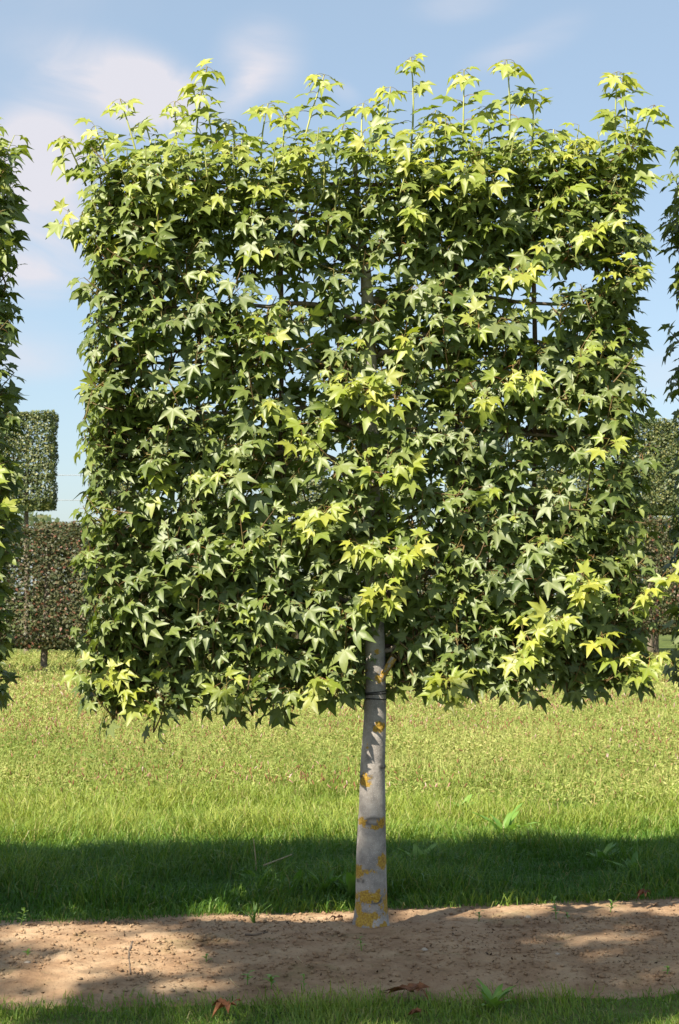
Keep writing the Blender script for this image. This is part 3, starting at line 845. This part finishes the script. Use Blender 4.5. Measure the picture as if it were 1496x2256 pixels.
    for y0, y1, n in ((12.9, 20, 8000), (20, 30, 8000), (30, 42, 2000)):
        hw = .27*y1 + 1.2; P_.append(scatter(-hw, hw, y0, y1, n, r, lambda q: fbm(q[:, 0]+10, q[:, 1], .6, 3) > r.uniform(.36, .66, len(q))))
    p = np.concatenate(P_); n = len(p); p[:, 2] = .10 + .16*r.random(n)
    d = unit(np.stack([r.normal(size=n)*.45, r.normal(size=n)*.45, np.ones(n)], 1)); a = unit(np.cross(d, r.normal(size=(n, 3)))); b = np.cross(d, a)
    T = np.array([[.13, 0, 0], [-.065, .11, 0], [-.065, -.11, 0], [.15, 0, .55], [-.075, .13, .55], [-.075, -.13, .55], [0, 0, 1]])
    F = np.array([[0, 1, 4], [0, 4, 3], [1, 2, 5], [1, 5, 4], [2, 0, 3], [2, 3, 5], [3, 4, 6], [4, 5, 6], [5, 3, 6]])
    o = obj('seed_spikes', mesh_data('seed_spikes', instances(T, np.stack([a, b, d], 2), r.uniform(.025, .06, n)*np.clip(p[:, 1]/22, .8, 1.3), p), rep_faces(F, 7, n), M_SPIKE, {'tone': np.repeat(r.random(n)**1.3, 7)}))
    set_props(o, 'reddish brown and pink flower spikes dotted over the meadow', 'flower spikes', kind='stuff')


grass()


# ------------------------------------------------------------------ hedge trees behind
def leaf_cloud(r, n, box, size, noise_amp=.10):
    """leaf quads spread through and over a clipped box (half sizes bx,by; z0,z1), denser at its faces"""
    bx, by, z0, z1 = box
    p = r.uniform(-1, 1, (n, 3)); ax = r.choice(3, n, p=[.2, .55, .25]); k = r.random(n) < .8
    sg = np.where(r.random(n) < .5, -1., 1.)
    for a in range(3):
        m = k & (ax == a); p[m, a] = sg[m]*(1 - np.abs(r.normal(size=m.sum()))*.10)
    q = np.stack([p[:, 0]*bx, p[:, 1]*by, (z0+z1)/2 + p[:, 2]*(z1-z0)/2], 1)
    q += noise_amp*(fbm(q[:, 0]+q[:, 1], q[:, 2], 2.2, 3)-.5)[:, None]*np.sign(p)*1.5
    out = np.where((np.abs(p) > .8), p, 0)
    nr = unit(out + r.normal(size=(n, 3))*.55 + np.array([0, 0, .45]))
    d = unit(np.cross(nr, r.normal(size=(n, 3)))); x = np.cross(d, nr)
    T = np.array([[0, -.55, 0], [.32, -.1, .06], [0, .55, -.1], [-.32, -.1, .06]])
    s = size*r.uniform(.7, 1.3, n)
    keep = fbm(q[:, 0]*1.3+q[:, 1]+4, q[:, 2], 3.0, 2) > r.uniform(.12, .42, n)
    q, x, d, nr, s = q[keep], x[keep], d[keep], nr[keep], s[keep]; n = len(q)
    return instances(T, np.stack([x, d, nr], 2), s, q), rep_faces(np.array([[0, 1, 2, 3]]), 4, n), np.repeat(r.random(n), 4)


def hedge_proto(name, seed, n, box, size, mat, tr, stem_top, nb):
    r = np.random.default_rng(seed); root = empty(name, (0, 0, 0))
    v, f = tube(spline([(0, 0, -.1), (.03, 0, .3), (-.02, .02, stem_top*.6), (0, 0, stem_top)], 10), np.linspace(tr*1.2, tr*.5, 10), 10)
    obj('trunk', mesh_data('trunk', v, f, M_BRANCH, smooth=True), root)
    for k in range(nb):
        z = box[2] + .15 + (box[3]-box[2]-.4)*(k//2)/max(nb//2, 1); s = -1 if k % 2 else 1
        v, f = tube(spline([(0, 0, z), (s*.3*box[0], 0, z+.12), (s*.9*box[0], r.uniform(-.1, .1), z+.16)], 8), np.linspace(.03, .012, 8), 6)
        obj('branch', mesh_data('branch', v, f, M_BRANCH, smooth=True), root)
    V, F, rn = leaf_cloud(r, n, box, size)
    o = obj('crown', mesh_data('crown', V, F, mat, {'rnd': rn}), root); o['kind'] = 'stuff'
    return root


def copy_tree(o, parent=None):
    c = o.copy(); COL.objects.link(c); c.parent = parent
    for ch in o.children: copy_tree(ch, c)
    return c


def hedges():
    A = hedge_proto('hedge_tree', 5, 24000, (1.6, .55, .55, 3.10), .068, M_HEDGE, .075, 2.8, 6)
    a0, a1 = G(100, 1488), G(1448, 1452)
    spots = [a0 + (a1-a0)*k/4 for k in range(-1, 6)]
    g = 'low clipped hedge trees in the first row behind'
    for k, p in enumerate(spots):
        o = A if k == 0 else copy_tree(A)
        o.location = (p[0], p[1], 0); o.rotation_euler = (0, 0, R(8) + (math.pi if k % 2 else 0))
        sc = 1.0 + .05*math.sin(k*2.1); o.scale = (sc, 1, (1.0, .98, 1.03, 1.0, 1.04, 1.17, 1.1)[k])
        set_props(o, {1: 'low clipped hedge tree with reddish brown leaves filling the gap between two sweetgum crowns', 5: 'low dark clipped hedge tree in front of the yellow-green bushy tree'}.get(k, 'low clipped hedge tree seen only through chinks in the sweetgum crown'), 'tree', g)
    p = G(218, 1457)
    o = copy_tree(A); o.location = (p[0], p[1], 0); o.rotation_euler = (0, 0, R(186)); o.scale = (1, 1, 1.1)
    set_props(o, 'low hedge tree standing a row behind with its trunk beside the sweetgum crown edge', 'tree', g)
    B = hedge_proto('hornbeam_tree', 9, 16000, (.76, .6, 3.95, 6.6), .075, M_HORN, .085, 6.0, 8)
    b0, b1 = P(58, 1310, 45.0), P(1434, 1310, 46.0)
    g = 'tall-stemmed box-headed hornbeams behind the hedge'
    for k in range(-1, 9):
        q = b0 + (b1-b0)*k/7; o = B if k == -1 else copy_tree(B)
        o.location = (q[0], q[1], 0); o.rotation_euler = (0, 0, R(4) + (math.pi if k % 2 else 0)); o.scale = (1, 1, 1 + .03*math.sin(k*1.7))
        set_props(o, {0: 'tall-stemmed tree with box-shaped head rising above the reddish brown hedge', 7: 'tall-stemmed tree with box-shaped head beside the yellow-green bushy tree'}.get(k, 'tall-stemmed box-headed tree seen only through chinks in the sweetgum crown'), 'tree', g)
    # a yellower bushy tree behind the right-hand box heads
    r = np.random.default_rng(77)
    Y = 58.; c = P(1500, 1010, Y); root = empty('bushy_tree', (c[0], Y, 0)); set_props(root, 'yellow-green bushy tree behind the tall-stemmed box-headed trees', 'tree')
    v, f = tube([(0, 0, -.1), (.05, 0, 1.5), (0, .1, 4)], [.14, .11, .05], 8); obj('trunk', mesh_data('trunk', v, f, M_BRANCH, smooth=True), root)
    V, F, rn = leaf_cloud(r, 7000, (1.1, 1.2, 1.2, 7.2), .16, .5); o = obj('crown', mesh_data('crown', V, F, M_HORN, {'rnd': np.clip(rn+.3, 0, 1)}), root); o['kind'] = 'stuff'
    # far wood along the horizon
    n = 26000; x = r.uniform(-75, 75, n); top = 5.6 + 5.0*fbm(x, x*0+3, .11, 4) + 2.0*(fbm(x, x*0+8, .8, 3)-.5)
    z = top*r.random(n)**.6; y = 140 + r.uniform(-4, 4, n)
    nr = unit(np.stack([r.normal(size=n)*.6, -np.ones(n)*.6+r.normal(size=n)*.5, .6+r.normal(size=n)*.4], 1)); d = unit(np.cross(nr, r.normal(size=(n, 3)))); xx = np.cross(d, nr)
    T = np.array([[0, -.55, 0], [.35, -.1, .06], [0, .55, -.1], [-.35, -.1, .06]])
    V = instances(T, np.stack([xx, d, nr], 2), r.uniform(.35, .75, n), np.stack([x, y, z], 1))
    o = obj('distant_wood', mesh_data('distant_wood', V, rep_faces(np.array([[0, 1, 2, 3]]), 4, n), M_FAR, {'rnd': np.repeat(r.random(n), 4)})); set_props(o, 'far-off dark belt of trees along the horizon', 'wood', kind='stuff')
    # overhead lines far away
    for k, py in enumerate((1047, 1102)):
        Y = 110.; z = P(140, py, Y)[2]
        pts = [(x, Y, z + .7*((x+18)/62)**2) for x in np.linspace(-80, 44, 26)]
        v, f = tube(pts, .022, 4); o = obj('overhead_wire', mesh_data('overhead_wire', v, f, M_WIRE)); set_props(o, ('upper', 'lower')[k] + ' thin overhead wire crossing the sky above the far wood', 'wire', 'overhead wires')
    for x, t in ((-80, 'beyond the left end of the hedge'), (44, 'beyond the yellow-green bushy tree')):
        v, f = tube([(0, 0, -.3), (0, 0, 10.6)], [.16, .11], 8); pr = empty('utility_pole', (x, 110.0, 0)); set_props(pr, 'wooden utility pole carrying the overhead wires ' + t, 'pole', 'utility poles')
        obj('post', mesh_data('post', v, f, M_WOOD, smooth=True), pr)
        v, f = tube([(-.9, 0, 10.2), (.9, 0, 10.2)], .06, 6); obj('crossarm', mesh_data('crossarm', v, f, M_WOOD), pr)


hedges()


# ------------------------------------------------------------------ the tall tree behind the camera whose shade falls on the soil
def shade_tree():
    r = np.random.default_rng(13)
    bx, by = -5.6, .2
    root = empty('shade_tree', (bx, by, 0)); set_props(root, 'tall spreading tree outside the view shading the front of the soil strip', 'tree')
    trunk = spline([(0, 0, -.1), (.1, 0, 2.5), (-.05, .1, 5), (.1, 0, 8), (0, 0, 11.2)], 20)
    v, f = tube(trunk, np.linspace(.24, .04, 20), 12); obj('trunk', mesh_data('trunk', v, f, M_BRANCH, smooth=True), root)
    cs, sn = math.cos(SUN_AZ), math.sin(SUN_AZ); k = math.tan(SUN_EL)
    # sunlit openings on the ground, read from the photograph (pixel centre, half sizes)
    open_px = [(300, 2120, 190, 42), (420, 2170, 110, 26), (60, 2090, 90, 22), (100, 2175, 120, 20), (200, 2060, 160, 12),
               (1200, 2085, 40, 10), (1290, 2090, 30, 9), (1430, 2092, 45, 12), (1310, 2125, 40, 10), (1240, 2155, 30, 8), (1470, 2150, 40, 16), (1400, 2070, 60, 8), (690, 2150, 30, 8), (1150, 2080, 22, 8), (20, 2235, 60, 20), (560, 2240, 60, 14), (860, 2250, 70, 12), (1180, 2235, 70, 12)]
    cl = []; tries = 0
    while len(cl) < 3200 and tries < 90000:
        tries += 1
        q = r.normal(size=3); q = q/np.linalg.norm(q)*r.random()**.38
        c = np.array([q[0]*3.6, q[1]*2.4, 8.4 + q[2]*3.4])
        w = c + np.array([bx, by, 0]); t = w[2]/k; g = np.array([w[0]+t*sn, w[1]+t*cs, 0])
        u, v_ = row_uv(g)
        lim = .16 + .10*math.sin(u*2.3) + .05*math.sin(u*7)
        if -.08 < u < .42: lim = .27
        if u < -.85: lim = .55 + .1*math.sin(u*9)
        if v_ > lim: continue
        if -2.2 < u < 2.4:
            px, py = project(g + 0.0)
            bad = False
            for io, (ox, oy, sx, sy) in enumerate(open_px):
                mx_, my_ = (42, 17) if io < 5 else (26, 11)
                if ((px-ox)/(sx+mx_))**2 + ((py-oy)/(sy+my_))**2 < 1: bad = True; break
            if v_ < -1.2 and fbm(np.array([u]), np.array([v_]), 2.6, 2)[0] > .42: bad = True
            if bad: continue
        cl.append(c)
    cl = np.array(cl)
    for j in range(16):   # limbs
        z = 3.6 + 6.6*j/16; c = cl[r.integers(len(cl))]; a = 2.4*j; rad = r.uniform(1.8, 3.2)*(1 - .5*abs(z-6.5)/5)
        b = np.array([np.interp(z, trunk[:, 2], trunk[:, 0]), np.interp(z, trunk[:, 2], trunk[:, 1]), z])
        e = b + np.array([math.cos(a)*rad, math.sin(a)*rad*.75, .9])
        if e[2]/k*cs + e[1] + by > 7.9: continue
        vv, ff = tube(spline([b, (b+e)/2+np.array([0, 0, .12]), e], 8), np.linspace(.07, .015, 8), 6); obj('branch', mesh_data('branch', vv, ff, M_BRANCH, smooth=True), root)
    m = 8; n = len(cl)*m; p = np.repeat(cl, m, 0) + r.normal(size=(n, 3))*.09
    nr = unit(r.normal(size=(n, 3))*.6 + np.array([0, 0, .8]) + S*.3); d = unit(np.cross(nr, r.normal(size=(n, 3)))); x = np.cross(d, nr)
    T = np.array([[0, -.55, 0], [.36, -.1, .06], [0, .55, -.1], [-.36, -.1, .06]])
    o = obj('crown', mesh_data('crown', instances(T, np.stack([x, d, nr], 2), r.uniform(.11, .17, n), p), rep_faces(np.array([[0, 1, 2, 3]]), 4, n), M_SHADE, {'rnd': np.repeat(r.random(n), 4)}), root); o['kind'] = 'stuff'
    print('shade clusters', len(cl))


shade_tree()


# ------------------------------------------------------------------ small plants and litter
def strap_leaf(length, width, nseg=6, wave=.0, tipw=.15):
    """long leaf along +Y with a folded midrib, upper face +Z"""
    V, F = [], []
    for i in range(nseg+1):
        t = i/nseg; w = width*max(math.sin(math.pi*min(t*.92+.06, 1))**.8, .05)*.5
        z = .30*length*(t - t*t*1.25); s = wave*math.sin(i*2.3)
        V += [(-w, t*length, z+w*.35+s), (0, t*length, z), (w, t*length, z+w*.35-s)]
    for i in range(nseg):
        a = i*3; F += [(a, a+1, a+4, a+3), (a+1, a+2, a+5, a+4)]
    return np.array(V), np.array(F)


def rosette(px, py, n, length, width, label, group, name='dock_plant', cat='plant', seed=0, lift=.9, rnd=(.2, .8)):
    r = np.random.default_rng(seed + 900); p = on_ground(px, py); p[2] -= .004
    root = empty(name, p); set_props(root, label, cat, group)
    for k in range(n):
        a = k*2.4 + r.uniform(-.3, .3); el = r.uniform(.55, 1.25)*lift; L = length*r.uniform(.65, 1.1)
        V, F = strap_leaf(L, width*r.uniform(.8, 1.15), 6, width*.08)
        ca, sa = math.cos(a), math.sin(a); ce, se = math.cos(el), math.sin(el)
        Rm = np.array([[-sa, ca*ce, -ca*se], [ca, sa*ce, -sa*se], [0, se, ce]])
        V = V @ Rm.T
        obj('leaf', mesh_data('leaf', V, F, M_WEED, {'rnd': np.full(len(V), r.uniform(*rnd))}, smooth=True), root)
    return root


def seedling(px, py, h, n, lsize, label, seed):
    r = np.random.default_rng(seed + 300); p = on_ground(px, py); p[2] -= .004
    root = empty('seedling', p); set_props(root, label, 'seedling', 'weed seedlings on the soil')
    lean = r.normal(size=2)*.15
    st = spline([(0, 0, 0), (lean[0]*h*.4, lean[1]*h*.4, h*.5), (lean[0]*h, lean[1]*h, h)], 6)
    v, f = tube(st, np.linspace(.0028, .0014, 6), 5); obj('stem', mesh_data('stem', v, f, M_WEED, {'rnd': np.full(len(v), .7)}, smooth=True), root)
    for k in range(n):
        t = .35 + .65*k/max(n-1, 1); b = np.array([np.interp(t, np.linspace(0, 1, 6), st[:, i]) for i in range(3)])
        a = k*2.4 + r.random(); el = r.uniform(.05, .7); V, F = strap_leaf(lsize*r.uniform(.7, 1.1), lsize*.45, 4)
        ca, sa = math.cos(a), math.sin(a); ce, se = math.cos(el), math.sin(el)
        V = V @ np.array([[-sa, ca*ce, -ca*se], [ca, sa*ce, -sa*se], [0, se, ce]]).T + b
        obj('leaf', mesh_data('leaf', V, F, M_WEED, {'rnd': np.full(len(V), r.uniform(.3, 1))}, smooth=True), root)


gd = 'broad-leaved weeds in the lawn'
for k, a in enumerate([(1110, 1848, 12, .27, .055, 'dark dock plant with upright leaves breaking the far edge of the shadow band'),
                       (925, 1918, 9, .20, .06, 'dock plant with a pale broad leaf just right of the grey trunk'),
                       (1330, 1905, 9, .17, .055, 'lone broad-leaved dock with large flat leaf in the shaded lawn'),
                       (715, 1975, 14, .19, .05, 'leafy weed clump in the shaded lawn beside the grey trunk'),
                       (775, 1985, 12, .20, .055, 'leafy weed clump touching the left side of the grey trunk'),
                       (650, 1968, 11, .17, .045, 'weed clump in shaded grass below the fallen pale twig'),
                       (570, 1958, 11, .18, .045, 'weed clump at the foot of the dry upright stalk'),
                       (225, 1905, 10, .18, .05, 'weed clump in deep shade near the dark red hedge side'),
                       (1085, 2226, 12, .13, .035, 'light green dandelion rosette in the front lawn'),
                       (1020, 1790, 5, .17, .05, 'pale dock with an upright leaf in the sunlit lawn'),
                       (1395, 1935, 10, .18, .045, 'grassy weed clump in shade above the small brown fallen leaf')]):
    rosette(*a[:6], gd, seed=k, rnd=((.5, 1) if k in (1, 8, 9) else (.15, .7)))
rosette(560, 2045, 16, .13, .008, 'dry grass tuft leaning over the soil edge', gd, 'grass_tuft', 'grass', 40, 1.1)
for k, a in enumerate([(455, 2120, .03, 4, .030, 'tiny seedling in the middle of the sunlit soil patch'), (545, 2158, .05, 6, .035, 'seedling at the front edge of the sunlit soil patch'), (598, 2165, .06, 8, .04, 'bushier seedling between the straw pieces'),
                       (1226, 2030, .11, 9, .035, 'upright seedling on the soil ledge beside the pale stone'), (1252, 2034, .04, 5, .03, 'low seedling next to the upright one on the soil ledge'), (45, 2052, .09, 8, .04, 'upright seedling at the lawn edge under the partly visible sweetgum'),
                       (797, 2092, .06, 6, .025, 'seedling right at the foot of the grey trunk'), (670, 2172, .07, 5, .025, 'thin seedling in the soil before the front lawn'), (1345, 2012, .05, 7, .035, 'seedling at the lawn edge next to the brown fallen leaf'), (62, 2098, .02, 4, .03, 'flat seedling on the sunlit soil near the partly visible sweetgum'),
                       (1055, 2030, .05, 6, .03, 'seedling in the shaded soil right of the trunk foot'), (1470, 2140, .03, 5, .03, 'small seedling in dappled light on the soil')]):
    seedling(*a, k)


def stick(name, pix, rad, mat, label, cat, lift=0.0, upright=False, heights=None):
    b = on_ground(*pix[0]); pts = []
    for i, (px, py) in enumerate(pix):
        if upright: q = P(px, py, b[1])
        else: q = on_ground(px, py); q[2] += rad + lift + (heights[i] if heights else 0)
        pts.append(q - b)
    v, f = tube(spline(pts, 9), np.linspace(rad, rad*.6, 9), 6)
    o = obj(name, mesh_data(name, v, f, mat, smooth=True), None, b); set_props(o, label, cat)


stick('twig', [(580, 1952), (610, 1940), (643, 1926)], .0055, M_STRAW, 'pale bare twig lying across the shaded grass left of the trunk', 'twig', .11)
stick('twig', [(292, 2082), (284, 2105), (288, 2142)], .006, M_STICK, 'dark bent twig lying on the sunlit soil patch', 'twig')
stick('twig', [(540, 2062), (565, 2062), (590, 2058)], .005, M_STICK, 'short dark stick on the soil left of the trunk', 'twig')
stick('straw', [(655, 2112), (665, 2124), (676, 2132)], .0022, M_STRAW, 'single straw on the shaded soil below the trunk', 'straw')
stick('straw', [(505, 2150), (518, 2158), (530, 2168)], .0022, M_STRAW, 'straw beside the seedling at the sunlit soil edge', 'straw')
stick('straw', [(975, 2105), (995, 2108), (1015, 2104)], .0022, M_STRAW, 'straw on shaded soil right of the trunk foot', 'straw')
stick('dry_stalk', [(566, 1945), (563, 1890), (558, 1846)], .005, M_STRAW, 'dry upright stalk standing in the shaded grass', 'stalk', upright=True)
for i, (x, y, t, l) in enumerate([(1210, 1815, 1760, 'tallest'), (1228, 1812, 1768, 'slightly shorter'), (968, 1815, 1765, 'lone'), (990, 1812, 1752, 'leaning')]):
    stick('dry_stalk', [(x, y), (x+2, (y+t)/2), (x+(-4, 0, -6, 3)[i], t)], .0035, M_STRAW, l + ' straw-coloured stalk at the sunlit lawn ' + ('below the meadow' if i < 2 else 'behind the trunk'), 'stalk', upright=True)


def dead_leaf(px, py, size, yaw, label, seed, lift=.0):
    r = np.random.default_rng(seed); Vt, F, _, petf, _ = TEMPL[seed % NV]
    V = Vt.copy()*size; V[:, 2] = V[:, 2]*1.5 + .35*np.abs(V[:, 0])**1.2/size**.2 + r.normal(size=len(V))*size*.03
    c, s = math.cos(yaw), math.sin(yaw); V = V @ np.array([[c, -s, 0], [s, c, 0], [0, 0, 1]]).T
    p = on_ground(px, py); V[:, 2] -= V[:, 2].min(); p[2] += lift
    o = obj('fallen_leaf', mesh_data('fallen_leaf', V, F, M_DRY), None, p); set_props(o, label, 'leaf', 'fallen leaves')


dead_leaf(912, 2212, .13, .8, 'large curled brown fallen leaf in the front lawn', 3, .02)
dead_leaf(1425, 1992, .06, 2.0, 'small brown fallen leaf at the lawn edge beside the seedling', 5, .02)
dead_leaf(648, 1842, .05, 1.0, 'orange-brown fallen leaf at the shadow edge, the one nearer the dry stalk', 6, .07)
dead_leaf(663, 1843, .045, 2.6, 'orange-brown fallen leaf at the shadow edge, the one nearer the trunk', 7, .07)
dead_leaf(505, 2246, .08, 2.2, 'dark brown fallen leaf in the front lawn below the sunlit soil', 8, .02)
dead_leaf(745, 2035, .05, .4, 'brown fallen leaf on the soil just left of the trunk', 9)
dead_leaf(925, 2250, .05, 1.4, 'tiny brown leaf in the grass below the large curled one', 10, .02)


def stone(px, py, s, label, seed):
    r = np.random.default_rng(seed); a = np.arange(8)*math.pi/4; V = [(0, 0, .75*s)]
    for h, k in ((.5, .7), (.05, 1.0), (-.3, .8)):
        for t in a: rr = s*k*r.uniform(.85, 1.15); V.append((rr*math.cos(t), rr*math.sin(t)*.8, h*s))
    F = [(0, 1+i, 1+(i+1) % 8) for i in range(8)]
    for q in range(2):
        for i in range(8):
            a0, a1, b0, b1 = 1+q*8+i, 1+q*8+(i+1) % 8, 9+q*8+i, 9+q*8+(i+1) % 8; F += [(a0, b0, b1), (a0, b1, a1)]
    p = on_ground(px, py); o = obj('stone', mesh_data('stone', V, F, M_STONE, smooth=True), None, p); set_props(o, label, 'stone', 'stones on the soil')


stone(1163, 2024, .018, 'pale rounded stone on the soil ledge beside the upright seedling', 1)
stone(1228, 2102, .014, 'dark lump of stone in the dappled soil', 2)
stone(935, 2090, .016, 'brownish stone right of the trunk foot', 3)
stone(60, 2120, .016, 'stone on the sunlit soil under the partly visible sweetgum', 4)
stone(395, 2188, .009, 'small white stone chip at the front of the sunlit soil patch', 5)
